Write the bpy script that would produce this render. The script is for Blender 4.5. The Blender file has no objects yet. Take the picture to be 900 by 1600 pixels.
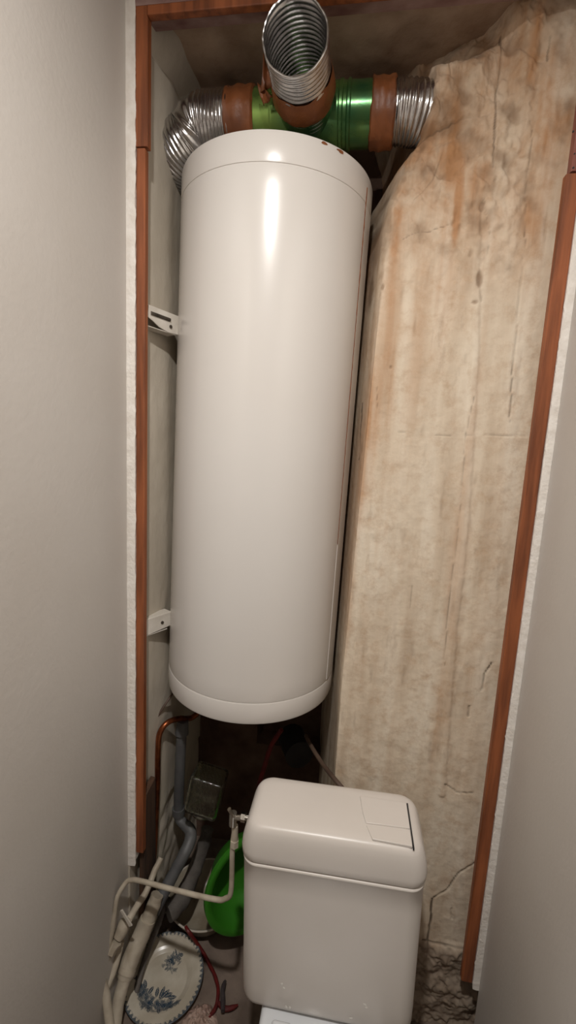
import bpy, math, random
import numpy as np
from mathutils import Vector, Matrix
random.seed(7); rng = np.random.default_rng(7)
PI = math.pi
SC = bpy.context.scene
COL = SC.collection

# ------------------------------------------------------------------ camera
F = 690.0                                   # focal length in pixels of a 900x1600 frame
H0 = 1.62                                   # camera height above the floor
RT = Vector((0.987396, 0.149913, 0.050742)); UP = Vector((-0.071737, 0.138143, 0.987811)); FW = Vector((-0.141076, 0.979001, -0.147156))
cd = bpy.data.cameras.new('camera'); cam = bpy.data.objects.new('camera', cd); COL.objects.link(cam)
cd.sensor_fit = 'VERTICAL'; cd.sensor_height = 36; cd.lens = 36 * F / 1600; cd.clip_start = 0.01
m3 = Matrix((RT, UP, -FW)).transposed()
cam.matrix_world = Matrix.Translation((0, 0, H0)) @ m3.to_4x4()
SC.camera = cam

# ------------------------------------------------------------------ light and exposure
w = bpy.data.worlds.new('world'); SC.world = w; w.use_nodes = True
w.node_tree.nodes['Background'].inputs[0].default_value = (0.9, 0.85, 0.8, 1)
w.node_tree.nodes['Background'].inputs[1].default_value = 0.02
SC.view_settings.view_transform = 'Standard'; SC.view_settings.look = 'None'
SC.view_settings.gamma = 1; SC.view_settings.use_curve_mapping = False
SC.view_settings.exposure = 0.13
ld = bpy.data.lights.new('ceiling_bulb_light', 'AREA'); ld.shape = 'DISK'; ld.size = 0.06; ld.energy = 20; ld.color = (1.0, 0.965, 0.925)   # round ceiling light of the room, facing down
lo = bpy.data.objects.new('ceiling_bulb_light', ld); COL.objects.link(lo); lo.location = (-0.11, 0.0, H0 + 1.0)

# ------------------------------------------------------------------ pixel helpers (points on real planes)
def ray(px, py):
    return RT * ((px - 450) / F) - UP * ((py - 800) / F) + FW
O = Vector((0, 0, H0))
def at_y(px, py, y): d = ray(px, py); return O + d * (y / d.y)
def at_x(px, py, x): d = ray(px, py); return O + d * (x / d.x)
def at_z(px, py, z): d = ray(px, py); return O + d * ((z - H0) / d.z)     # z above the floor

# ------------------------------------------------------------------ noise (numpy)
def vnoise(x, y, seed=0):
    xi = np.floor(x).astype(np.int64); yi = np.floor(y).astype(np.int64); fx = x - xi; fy = y - yi
    fx = fx * fx * (3 - 2 * fx); fy = fy * fy * (3 - 2 * fy)
    def h(a, b):
        n = (a * 374761393 + b * 668265263 + seed * 974634777) & 0x7fffffff
        n = ((n ^ (n >> 13)) * 1274126177) & 0x7fffffff
        return ((n ^ (n >> 16)) & 0xffff) / 65535.0
    return (h(xi, yi) * (1 - fx) + h(xi + 1, yi) * fx) * (1 - fy) + (h(xi, yi + 1) * (1 - fx) + h(xi + 1, yi + 1) * fx) * fy
def fbm(x, y, o=4, seed=0):
    s = 0; a = .5
    for i in range(o):
        s = s + a * (vnoise(x, y, seed + i * 17) - .5); x = x * 2.03 + 5.1; y = y * 2.03 + 3.7; a *= .5
    return s
def sst(e0, e1, v):
    t = np.clip((v - e0) / (e1 - e0), 0, 1); return t * t * (3 - 2 * t)
def dpoly(X, Z, pts):
    d = np.full(X.shape, 9.0)
    for (a, b), (c, e) in zip(pts[:-1], pts[1:]):
        vx, vz = c - a, e - b; L = vx * vx + vz * vz + 1e-12
        t = np.clip(((X - a) * vx + (Z - b) * vz) / L, 0, 1)
        d = np.minimum(d, np.hypot(X - a - t * vx, Z - b - t * vz))
    return d

# ------------------------------------------------------------------ materials
def lin(c): return tuple(((v / 255) / 12.92 if v / 255 <= .04045 else ((v / 255 + .055) / 1.055) ** 2.4) for v in c) + (1,)
def mat(name, c1, c2=None, rough=.6, metal=0, scale=8, stretch=(1, 1, 1), bump=0, bscale=60, bdist=.002, spec=.5, detail=5, coat=0, lo=.35, hi=.65):
    """two colours mixed by noise, plus a noise bump; colours are sRGB 0-255"""
    m = bpy.data.materials.new(name); m.use_nodes = True; N = m.node_tree.nodes; L = m.node_tree.links
    b = N['Principled BSDF']; b.inputs['Roughness'].default_value = rough; b.inputs['Metallic'].default_value = metal
    b.inputs['Specular IOR Level'].default_value = spec; b.inputs['Coat Weight'].default_value = coat
    tc = N.new('ShaderNodeTexCoord'); mp = N.new('ShaderNodeMapping'); mp.inputs['Scale'].default_value = stretch
    L.new(tc.outputs['Object'], mp.inputs[0])
    if c2 is None: c2 = tuple(v * .93 for v in c1)
    n = N.new('ShaderNodeTexNoise'); n.inputs['Scale'].default_value = scale; n.inputs['Detail'].default_value = detail
    L.new(mp.outputs[0], n.inputs['Vector'])
    r = N.new('ShaderNodeValToRGB'); r.color_ramp.elements[0].position = lo; r.color_ramp.elements[1].position = hi
    r.color_ramp.elements[0].color = lin(c1); r.color_ramp.elements[1].color = lin(c2)
    L.new(n.outputs[0], r.inputs[0]); L.new(r.outputs[0], b.inputs['Base Color'])
    if bump:
        n2 = N.new('ShaderNodeTexNoise'); n2.inputs['Scale'].default_value = bscale; n2.inputs['Detail'].default_value = 6
        L.new(mp.outputs[0], n2.inputs['Vector'])
        bp = N.new('ShaderNodeBump'); bp.inputs['Strength'].default_value = bump; bp.inputs['Distance'].default_value = bdist
        L.new(n2.outputs[0], bp.inputs['Height']); L.new(bp.outputs[0], b.inputs['Normal'])
    return m
M = {}
M['paint'] = mat('grey_wall_paint', (200, 195, 189), (195, 189, 182), rough=.45, scale=3, bump=.35, bscale=90, bdist=.0015, spec=.4)
M['rear'] = mat('rear_wall_paint', (120, 108, 98), rough=.7)
M['ceil'] = mat('room_ceiling_paint', (180, 172, 162), rough=.7)
M['floor'] = mat('dusty_floor', (134, 118, 106), (96, 82, 72), rough=.85, scale=9, bump=.7, bscale=30, bdist=.006, detail=8)
M['wood'] = mat('red_brown_batten', (160, 92, 54), (112, 62, 36), rough=.5, scale=14, stretch=(4, 4, .3), bump=.5, bscale=40, bdist=.001, detail=8)
M['woodpink'] = mat('mauve_batten_paint', (150, 95, 82), (112, 66, 56), rough=.6, scale=14, stretch=(2, 2, .5), bump=.5)
M['plaster_w'] = mat('white_filler', (238, 233, 226), (226, 219, 210), rough=.7, scale=40, bump=.6, bscale=120, bdist=.003)
M['mauve'] = mat('mauve_lintel_paint', (168, 140, 132), (120, 84, 78), rough=.7, scale=18, bump=.5, stretch=(.6, 1, 2))
M['left_in'] = mat('old_side_plaster', (206, 197, 182), (184, 174, 158), rough=.85, scale=5, bump=.6, bscale=25, bdist=.006, stretch=(1, 1, .6))
M['ceil_in'] = mat('stained_alcove_ceiling', (196, 172, 150), (150, 124, 104), rough=.95, scale=6, bump=.8, bscale=22, bdist=.006, detail=7, spec=.1)
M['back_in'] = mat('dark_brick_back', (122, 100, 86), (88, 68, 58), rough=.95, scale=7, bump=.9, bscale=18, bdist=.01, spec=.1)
M['enamel'] = mat('heater_enamel', (222, 218, 213), (219, 214, 208), rough=.24, scale=2, spec=.5, bump=.05, bscale=14, bdist=.002, coat=.15)
M['rust'] = mat('rust', (140, 84, 44), (110, 60, 30), rough=.8, scale=60, bump=.6)
M['bracket'] = mat('white_bracket_steel', (228, 222, 212), (210, 203, 192), rough=.45, scale=20)
M['steel'] = mat('dull_steel', (120, 112, 104), (80, 74, 68), rough=.4, metal=.9, scale=40)
M['chrome'] = mat('chrome', (215, 212, 205), (190, 186, 178), rough=.18, metal=1, scale=10)
M['alu'] = mat('aluminium_foil', (206, 204, 202), (180, 178, 178), rough=.24, metal=1, scale=25, bump=.5, bscale=40, bdist=.003)
M['green'] = mat('green_film', (128, 158, 78), (56, 104, 66), rough=.25, scale=7, metal=.7, spec=.7, bump=.25, bscale=18, bdist=.004)
M['tape'] = mat('brown_tape', (142, 84, 46), (104, 58, 30), rough=.45, scale=12, bump=.8, bscale=22, bdist=.006)
M['tank'] = mat('ivory_plastic', (214, 207, 200), (210, 203, 195), rough=.32, scale=4, bump=.12, bscale=260, bdist=.0006, spec=.45)
M['ceramic'] = mat('toilet_ceramic', (222, 224, 226), (214, 217, 220), rough=.12, scale=4, coat=.4)
M['splash'] = mat('white_paint_splash', (238, 234, 226), rough=.5)
M['pvc'] = mat('grey_pvc', (96, 96, 96), (78, 78, 80), rough=.5, scale=14, bump=.3, bscale=60)
M['pvcdark'] = mat('dusty_dark_pipe', (104, 98, 92), (70, 65, 61), rough=.8, scale=18, bump=.8, bscale=40, bdist=.004)
M['cream'] = mat('cream_painted_pipe', (196, 186, 168), (168, 156, 138), rough=.5, scale=22, bump=.5, bscale=70, bdist=.002)
M['copper'] = mat('copper', (176, 104, 66), (120, 66, 42), rough=.35, metal=.9, scale=25, lo=.3, hi=.6)
M['cable'] = mat('brown_cable', (104, 84, 70), (80, 62, 52), rough=.6)
M['greenpl'] = mat('green_basin_plastic', (56, 128, 34), (50, 118, 28), rough=.35, scale=5)
M['basin'] = mat('stained_white_enamel', (176, 166, 148), (140, 128, 108), rough=.35, scale=12)
M['basinrim'] = mat('basin_rim_enamel', (206, 198, 186), (190, 180, 166), rough=.3)
M['red'] = mat('red_sleeve', (112, 30, 26), (80, 20, 20), rough=.5, scale=30)
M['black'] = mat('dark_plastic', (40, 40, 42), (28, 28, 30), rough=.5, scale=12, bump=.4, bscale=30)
M['connector'] = mat('grey_connector', (74, 66, 66), (54, 46, 48), rough=.6, scale=30)
M['paper'] = mat('crumpled_plastic', (190, 166, 152), (150, 120, 108), rough=.55, scale=20, bump=.8, bscale=30, bdist=.01)
M['darkwood'] = mat('weathered_dark_wood', (92, 66, 48), (56, 40, 30), rough=.85, scale=12, stretch=(3, 3, .3), bump=.8, bscale=30)
m = bpy.data.materials.new('jar_glass'); m.use_nodes = True; b = m.node_tree.nodes['Principled BSDF']
b.inputs['Base Color'].default_value = (.86, .88, .78, 1); b.inputs['Transmission Weight'].default_value = 1; b.inputs['Roughness'].default_value = .05; b.inputs['IOR'].default_value = 1.45
_n = m.node_tree.nodes.new('ShaderNodeTexNoise'); _n.inputs['Scale'].default_value = 18
_b = m.node_tree.nodes.new('ShaderNodeBump'); _b.inputs['Strength'].default_value = .25; _b.inputs['Distance'].default_value = .004
m.node_tree.links.new(_n.outputs[0], _b.inputs['Height']); m.node_tree.links.new(_b.outputs[0], b.inputs['Normal'])
M['glass'] = m

# ------------------------------------------------------------------ mesh building
class MB:
    def __init__(s): s.v = []; s.f = []
    def add(s, v, f):
        k = len(s.v); s.v += [tuple(p) for p in v]; s.f += [tuple(i + k for i in q) for q in f]; return s
    def box(s, a, b, mtx=None):
        (x0, y0, z0), (x1, y1, z1) = a, b
        v = [Vector(p) for p in ((x0, y0, z0), (x1, y0, z0), (x1, y1, z0), (x0, y1, z0), (x0, y0, z1), (x1, y0, z1), (x1, y1, z1), (x0, y1, z1))]
        if mtx: v = [mtx @ p for p in v]
        return s.add(v, [(0, 3, 2, 1), (4, 5, 6, 7), (0, 1, 5, 4), (1, 2, 6, 5), (2, 3, 7, 6), (3, 0, 4, 7)])
    def rings(s, rings, cap0=True, cap1=True, closed=True):
        n = len(rings[0]); v = [p for r in rings for p in r]; f = []
        for i in range(len(rings) - 1):
            for j in range(n if closed else n - 1):
                a = i * n + j; b_ = i * n + (j + 1) % n; f.append((a, b_, b_ + n, a + n))
        if cap0: f.append(tuple(range(n))[::-1])
        if cap1: f.append(tuple((len(rings) - 1) * n + j for j in range(n)))
        return s.add(v, f)
    def tube(s, pts, r, n=16, samples=8, cap=True, corr=None, wob=0, smooth=True):
        """swept tube through pts; r a number or one per point"""
        pts = [Vector(p) for p in pts]
        rs = [r] * len(pts) if not hasattr(r, '__len__') else list(r)
        P, Rr = [], []
        if smooth and len(pts) > 2:
            for i in range(len(pts) - 1):
                p0 = pts[max(i - 1, 0)]; p1 = pts[i]; p2 = pts[i + 1]; p3 = pts[min(i + 2, len(pts) - 1)]
                for k in range(samples):
                    t = k / samples
                    P.append(.5 * ((2 * p1) + (p2 - p0) * t + (2 * p0 - 5 * p1 + 4 * p2 - p3) * t * t + (3 * p1 - p0 - 3 * p2 + p3) * t ** 3))
                    Rr.append(rs[i] * (1 - t) + rs[i + 1] * t)
            P.append(pts[-1]); Rr.append(rs[-1])
        else:
            for i in range(len(pts) - 1):
                for k in range(samples):
                    t = k / samples; P.append(pts[i].lerp(pts[i + 1], t)); Rr.append(rs[i] * (1 - t) + rs[i + 1] * t)
            P.append(pts[-1]); Rr.append(rs[-1])
        T = [(P[min(i + 1, len(P) - 1)] - P[max(i - 1, 0)]).normalized() for i in range(len(P))]
        u = T[0].orthogonal().normalized(); R_ = []
        for i, p in enumerate(P):
            u = (u - T[i] * u.dot(T[i])).normalized(); w_ = T[i].cross(u)
            rr = Rr[i] * ((1 + corr[0] * (1 if (i // corr[1]) % 2 else -1)) if corr else 1)
            ring = []
            for j in range(n):
                a = 2 * PI * j / n; q = rr * (1 + (wob * (random.random() - .5) if wob else 0))
                ring.append(p + u * math.cos(a) * q + w_ * math.sin(a) * q)
            R_.append(ring)
        return s.rings(R_, cap, cap)
    def lathe(s, prof, n=48, mtx=None, cap0=False, cap1=False):
        R_ = []
        for (r, z) in prof:
            R_.append([Vector((r * math.cos(2 * PI * j / n), r * math.sin(2 * PI * j / n), z)) for j in range(n)])
        if mtx: R_ = [[mtx @ p for p in r] for r in R_]
        return s.rings(R_, cap0, cap1)
    def rbox(s, c, hx, hy, hz, r, n=6, mtx=None, taper=None):
        """rounded box: superellipse-like by offsetting octants"""
        R_ = []; lev = []
        for k in range(n + 1): a = -PI / 2 + PI / 2 * k / n; lev.append((-hz + r + r * math.sin(a), r * math.cos(a)))
        for k in range(n + 1): a = PI / 2 * k / n; lev.append((hz - r + r * math.sin(a), r * math.cos(a)))
        for (z, q) in lev:
            ring = []; tp = 1 if not taper else taper(z / hz)
            for (sx, sy, a0) in ((1, 1, 0), (-1, 1, PI / 2), (-1, -1, PI), (1, -1, 1.5 * PI)):
                for k in range(n + 1):
                    a = a0 + PI / 2 * k / n
                    ring.append(Vector((c[0] + (sx * (hx - r) + q * math.cos(a)) * tp, c[1] + sy * (hy - r) + q * math.sin(a), c[2] + z)))
            R_.append(ring)
        if mtx: R_ = [[mtx @ p for p in r_] for r_ in R_]
        return s.rings(R_)
    def prism(s, poly, y0, y1, mtx=None):
        """polygon in xz extruded along y"""
        v = [Vector((x, y0, z)) for x, z in poly] + [Vector((x, y1, z)) for x, z in poly]
        if mtx: v = [mtx @ p for p in v]
        n = len(poly); f = [tuple(range(n)), tuple(range(2 * n - 1, n - 1, -1))]
        f += [(i, i + n, (i + 1) % n + n, (i + 1) % n) for i in range(n)]
        return s.add(v, f)
    def jitter(s, amp, freq=40, seed=1):
        a = np.array(s.v); 
        for ax in range(3):
            o = [q for q in range(3) if q != ax]
            a[:, ax] += amp * 2 * fbm(a[:, o[0]] * freq + 9 * ax, a[:, o[1]] * freq + a[:, ax] * freq * .7, 3, seed + ax)
        s.v = [tuple(p) for p in a]; return s

WORLD = {}
def obj(name, mb, material, parent=None, origin=None, angle=35, bevel=0, smooth=True):
    me = bpy.data.meshes.new(name); v = np.array([tuple(p) for p in mb.v], dtype=float)
    if parent is not None: org = WORLD[parent.name]
    elif origin is not None: org = np.array(origin, float)
    else: org = np.array([(v[:, 0].min() + v[:, 0].max()) / 2, (v[:, 1].min() + v[:, 1].max()) / 2, v[:, 2].min()])
    me.from_pydata([tuple(p) for p in (v - org)], [], mb.f); me.update()
    import bmesh
    bm = bmesh.new(); bm.from_mesh(me); bmesh.ops.recalc_face_normals(bm, faces=bm.faces); bm.to_mesh(me); bm.free()
    if smooth:
        me.shade_smooth(); me.set_sharp_from_angle(angle=math.radians(angle))
    me.materials.append(material)
    o = bpy.data.objects.new(name, me); COL.objects.link(o)
    if parent is not None:
        o.parent = parent; WORLD[o.name] = org
    else:
        o.location = org; WORLD[o.name] = org
    if bevel:
        bv = o.modifiers.new('bevel', 'BEVEL'); bv.width = bevel; bv.segments = 3; bv.limit_method = 'ANGLE'
    return o
def tag(o, label=None, cat=None, group=None, kind=None):
    if label: o['label'] = label
    if cat: o['category'] = cat
    if group: o['group'] = group
    if kind: o['kind'] = kind
    return o
def thing(name, loc, label, cat, group=None):
    o = bpy.data.objects.new(name, None); COL.objects.link(o); o.location = loc; o.empty_display_size = .05
    WORLD[o.name] = np.array(tuple(loc), float); return tag(o, label, cat, group)
def struct(name, mb, m, **k): return tag(obj(name, mb, m, **k), kind='structure')
def Z(z): return z + H0

# ================================================================== SETTING
YT = 1.04                     # plane of the wooden battens round the opening
XL, XR = -.5616, .421         # side walls of the toilet room
ZC = Z(1.04)
def grid(nx, nz, fn):
    mb = MB(); v = [fn(i / nx, j / nz) for j in range(nz + 1) for i in range(nx + 1)]
    f = [(j * (nx + 1) + i, j * (nx + 1) + i + 1, (j + 1) * (nx + 1) + i + 1, (j + 1) * (nx + 1) + i) for j in range(nz) for i in range(nx)]
    return mb.add(v, f)
struct('floor', MB().box((XL - .15, -.95, -.1), (XR + .3, 1.75, 0)), M['floor'])
struct('ceiling', MB().box((XL - .15, -.95, ZC), (XR + .3, 1.2, ZC + .1)), M['ceil'])
struct('wall_left', MB().box((XL - .12, -.95, 0), (XL, YT - .003, ZC)), M['paint'], smooth=False)
struct('wall_right', MB().box((XR, -.95, 0), (XR + .12, YT - .003, ZC)), M['paint'], smooth=False)
struct('wall_rear', MB().box((XL, -.95, 0), (XR, -.85, ZC)), M['rear'], smooth=False)
struct('wall_lintel', MB().box((XL - .1, YT - .002, Z(.925)), (XR + .2, YT + .06, ZC)), M['mauve'], smooth=False)

# alcove: left side plaster, ceiling, dark back
def leftwall(u, t):
    y = 1.056 + u * .62; z = t * Z(.90); x = float(np.interp(y, [1.056, 1.2, 1.7], [-.556, -.526, -.536])) + .004 * float(fbm(np.array(y * 6), np.array(z * 5), 4, 3)) - .001
    if z < .45: x += .02 * float(fbm(np.array(y * 22), np.array(z * 22), 3, 8)) - .006
    return (x, y, z)
mb = grid(50, 220, leftwall)
def cham(u, t):
    y = 1.056 + u * .62; n = .012 * float(fbm(np.array(y * 14), np.array(t * 3), 3, 5))
    return (float(np.interp(y, [1.056, 1.175, 1.7], [-.556, -.531, -.535])) + t * .05 + n, y, Z(.895) + t * .06 + n)
mb2 = grid(50, 8, cham); mb.add(mb2.v, mb2.f)
struct('wall_alcove_left', mb, M['left_in'])
struct('wall_alcove_left_core', MB().box((XL - .12, YT - .003, 0), (-.556, 1.75, Z(.97))), M['left_in'], smooth=False)
def aceil(u, t):
    x = -.56 + u * 1.1; y = YT + .02 + t * .64
    return (x, y, Z(.95) + .02 * float(fbm(np.array(x * 5), np.array(y * 5), 5, 11)) + .012 * float(fbm(np.array(x * 20), np.array(y * 16), 3, 31)))
struct('ceiling_alcove', grid(110, 70, aceil), M['ceil_in'])
struct('ceiling_alcove_slab', MB().box((-.70, YT + .06, Z(.968)), (.70, 1.75, Z(1.0))), M['ceil_in'])
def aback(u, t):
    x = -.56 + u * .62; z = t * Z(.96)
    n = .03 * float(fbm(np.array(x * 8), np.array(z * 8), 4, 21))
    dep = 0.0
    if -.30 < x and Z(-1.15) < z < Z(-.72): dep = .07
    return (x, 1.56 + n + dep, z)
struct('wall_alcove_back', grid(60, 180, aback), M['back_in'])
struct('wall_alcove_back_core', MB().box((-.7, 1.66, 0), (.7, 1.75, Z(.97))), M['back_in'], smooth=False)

# ---- right plaster wall (chimney breast): plan profile changes with height
prof = [(-3.0, [(-.06, 1.64), (-.035, 1.45), (-.004, 1.22), (.006, 1.115), (.03, 1.10), (.2, 1.10), (.4, 1.095), (.64, 1.09)]),
        (-.60, [(-.06, 1.64), (-.035, 1.45), (-.002, 1.22), (.007, 1.115), (.03, 1.10), (.2, 1.10), (.4, 1.095), (.64, 1.09)]),
        (.25, [(-.06, 1.64), (-.03, 1.45), (.014, 1.22), (.026, 1.115), (.05, 1.10), (.2, 1.10), (.4, 1.095), (.64, 1.09)]),
        (.52, [(-.06, 1.64), (-.03, 1.45), (.014, 1.26), (.030, 1.15), (.07, 1.12), (.2, 1.105), (.4, 1.095), (.64, 1.09)]),
        (.68, [(-.05, 1.64), (-.01, 1.45), (.035, 1.28), (.062, 1.195), (.10, 1.165), (.22, 1.12), (.4, 1.095), (.64, 1.09)]),
        (.76, [(.00, 1.64), (.05, 1.5), (.09, 1.35), (.115, 1.22), (.155, 1.185), (.25, 1.13), (.4, 1.095), (.64, 1.09)]),
        (.84, [(.00, 1.64), (.04, 1.5), (.06, 1.36), (.085, 1.26), (.14, 1.215), (.23, 1.15), (.36, 1.10), (.64, 1.09)]),
        (.97, [(-.04, 1.64), (.0, 1.5), (.03, 1.38), (.071, 1.287), (.152, 1.25), (.226, 1.19), (.30, 1.10), (.64, 1.09)])]
hz = np.array([p[0] for p in prof]); PX = np.array([[q[0] for q in p[1]] for p in prof]); PY = np.array([[q[1] for q in p[1]] for p in prof])
zz = np.linspace(-1.64, .97, 900)
nS = 300
# sample parameter: more samples on the visible face
kk = np.concatenate([np.linspace(0, 2, 40)[:-1], np.linspace(2, 4, 60)[:-1], np.linspace(4, 7, nS - 98)])
def cr(A, k):
    i = np.clip(np.floor(k).astype(int), 0, 6); t = k - i
    p0 = A[np.clip(i - 1, 0, 7)]; p1 = A[i]; p2 = A[i + 1]; p3 = A[np.clip(i + 2, 0, 7)]
    return .5 * (2 * p1 + (p2 - p0) * t + (2 * p0 - 5 * p1 + 4 * p2 - p3) * t * t + (3 * p1 - p0 - 3 * p2 + p3) * t ** 3)
GX = np.zeros((len(zz), len(kk))); GY = GX.copy()
for a, z in enumerate(zz):
    cx = np.array([np.interp(z, hz, PX[:, c]) for c in range(8)]); cy = np.array([np.interp(z, hz, PY[:, c]) for c in range(8)])
    GX[a] = cr(cx, kk); GY[a] = cr(cy, kk)
GZ = np.repeat(zz[:, None], len(kk), 1)
def w2(pts): return [(at_y(x, y, 1.10).x, at_y(x, y, 1.10).z - H0) for x, y in pts]
wx = GX + .006 * fbm(GX * 30, GZ * 30, 3, 40); wz = GZ + .006 * fbm(GX * 30 + 7, GZ * 30, 3, 41)
crack = np.zeros_like(GX); dirt = np.zeros_like(GX); stain = np.zeros_like(GX); pale = np.zeros_like(GX)
def crk(pts, wd, s=1.0, jit=True):
    global crack
    wd *= .75; d = dpoly(wx if jit else GX, wz if jit else GZ, w2(pts)); crack = np.maximum(crack, s * (1 - sst(wd * .35, wd, d)))
crk([(833, 200), (823, 290), (820, 380), (813, 440), (808, 500), (800, 580), (796, 660)], .0022, .6)
crk([(795, 20), (790, 90), (782, 130), (776, 190), (770, 260)], .0035, .7); crk([(862, 50), (858, 90)], .003, .6)
crk([(740, 620), (728, 680), (722, 760), (715, 830), (706, 900), (700, 960), (694, 1040)], .002, .45)
crk([(676, 1405), (700, 1388), (716, 1362), (745, 1342)], .003, 1); crk([(676, 1405), (668, 1470), (664, 1500)], .005, 1)
crk([(694, 1225), (712, 1236), (738, 1238)], .0025, .6)
crk([(768, 1035), (757, 1055), (752, 1080)], .003, .9); crk([(733, 1104), (732, 1120)], .005, .9); crk([(705, 1418), (706, 1434)], .004, .9)
crk([(567, 620), (566, 650), (563, 680), (562, 720)], .0025, .8); crk([(588, 600), (590, 640)], .0015, .5)
crk([(640, 190), (690, 180), (730, 170), (770, 165)], .003, .55); crk([(700, 205), (692, 235), (680, 270), (650, 300)], .003, .35)
crk([(630, 370), (660, 358), (700, 350)], .002, .5); crk([(748, 440), (752, 470)], .004, .3)
crk([(650, 830), (645, 900), (640, 950)], .0015, .3); crk([(760, 400), (765, 370), (757, 310)], .0015, .3)
crk([(620, 675), (690, 680), (760, 680), (822, 682)], .0016, .35)
crk([(660, 1468), (700, 1474), (724, 1478)], .004, .9)
for (px, py, rx, rz, s) in ((754, 322, .007, .014, .8), (749, 437, .008, .02, .8), (735, 395, .004, .01, .5), (742, 473, .008, .004, .7), (610, 575, .004, .004, .5),
                            (585, 310, .03, .04, .8), (583, 420, .006, .05, .7), (598, 445, .004, .008, .6), (700, 140, .03, .02, .4), (720, 150, .02, .03, .3), (600, 350, .03, .06, .4)):
    c = w2([(px, py)])[0]; d = np.hypot((wx - c[0]) / rx, (wz - c[1]) / rz); dirt = np.maximum(dirt, s * (1 - sst(.5, 1.2, d)))
def blob(px, py, rx, rz, s, arr, soft=1.5):
    c = w2([(px, py)])[0]; n = .8 * fbm(GX * 16, GZ * 9, 4, 60); d = np.hypot((GX - c[0]) / rx, (GZ - c[1]) / rz) + n
    return np.maximum(arr, s * (1 - sst(.3, soft, d)))
for q in ((715, 238, .05, .07, .9), (730, 300, .04, .12, .5), (805, 290, .025, .10, .6), (765, 170, .05, .12, .5), (720, 300, .012, .11, .9), (800, 60, .07, .1, .65), (840, 130, .05, .2, .45),
          (650, 270, .05, .05, .6), (610, 470, .035, .28, .55), (585, 640, .022, .16, .75), (570, 700, .02, .2, .5), (600, 520, .05, .10, .45), (690, 420, .07, .12, .35),
          (735, 700, .012, .3, .4), (715, 880, .02, .25, .45), (690, 1100, .02, .15, .3), (545, 850, .02, .3, .45), (660, 520, .04, .2, .25)):
    stain = blob(*q[:5], stain)
upper = sst(.30, .60, GZ) * (1 - sst(.30, .36, GX))
streak = fbm(GX * 55, GZ * 2.2, 4, 70)
uz = sst(.25, .62, GZ); up_n = fbm(GX * 18, GZ * 10, 5, 93)
stain = np.maximum(stain, np.clip(uz * (.5 + 2.0 * up_n), 0, .85)); dirt = np.maximum(dirt, np.clip(uz * (2.4 * fbm(GX * 26 + GZ * 8, GZ * 22, 5, 94) - .12) + upper * .18, 0, .75))
dirt = np.maximum(dirt, np.clip(1.6 * fbm(GX * 60, GZ * 14, 4, 96) - .25, 0, .5))
stain = np.clip(stain * (1 + 1.6 * streak) + .35 * np.clip(streak, 0, 1) * (GZ > -.9), 0, 1)
for q in ((650, 330, .09, .12, .6), (640, 470, .06, .2, .4), (740, 600, .05, .3, .5), (650, 760, .09, .25, .5), (720, 840, .02, .3, .6), (620, 980, .05, .3, .3), (770, 450, .05, .2, .4)):
    pale = blob(*q[:5], pale)
rubble = 1 - sst(-1.352, -1.318, GZ + .035 * fbm(GX * 9, GZ * 9, 3, 44))
n_lo = fbm(GX * 5, GZ * 3, 4, 50); n_mid = fbm(GX * 24, GZ * 12, 4, 51); n_hi = fbm(GX * 70, GZ * 50, 3, 52)
rr1 = fbm(GX * 26 + GZ * 16, GZ * 22 - GX * 9, 4, 53); ridge = np.abs(rr1)
disp = .014 * n_lo + .004 * n_mid + .0016 * n_hi - .004 * crack - .004 * dirt
disp += upper * (.026 * n_mid + .011 * n_hi + .006 * fbm(GX * 40 + GZ * 30, GZ * 16 - GX * 10, 4, 59) - .008 * np.clip(.06 - np.abs(fbm(GX * 14 + GZ * 10, GZ * 9, 4, 57)), 0, 1) * 10)
rub = .05 * fbm(GX * 12, GZ * 12, 4, 54) + .014 * n_hi + .10 * np.clip(ridge, 0, .10) * .4 - .004
dzh = np.abs(GZ - .796)
bul = sst(.088, .118, GX + .03 * fbm(GX * 40, GZ * 40, 3, 81)) * (1 - sst(.045, .105, dzh)) * (1 - sst(.20, .33, GX))
disp += np.clip(GY - 1.128, 0, .12) * bul
disp = disp * (1 - rubble) + rub * rubble
disp += .004 * (1 - sst(.004, .012, dpoly(wx, wz, w2([(745, 330), (742, 560), (728, 800), (708, 1000), (690, 1240)]))))
crack = crack * np.clip(.75 + 2.6 * fbm(GX * 30, GZ * 22, 3, 91), .05, 1)
crev = rubble * (1 - sst(.0, .03, ridge)); crack = np.maximum(crack * (1 - .5 * rubble), crev * .32)
GYd = GY - disp
mb = MB(); ny, nx = GX.shape
V = np.stack([GX, GYd, GZ + H0], -1).reshape(-1, 3)
idx = np.arange(nx * ny).reshape(ny, nx)
Fq = np.stack([idx[:-1, :-1], idx[:-1, 1:], idx[1:, 1:], idx[1:, :-1]], -1).reshape(-1, 4)
me = bpy.data.meshes.new('wall_alcove_right'); me.from_pydata(V.tolist(), [], Fq.tolist()); me.update(); me.shade_smooth()
for nm, arr in (('crack', crack), ('dirt', dirt), ('stain', stain), ('pale', pale), ('rubble', rubble)):
    at = me.attributes.new(nm, 'FLOAT', 'POINT'); at.data.foreach_set('value', arr.reshape(-1).astype(np.float32))
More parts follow.
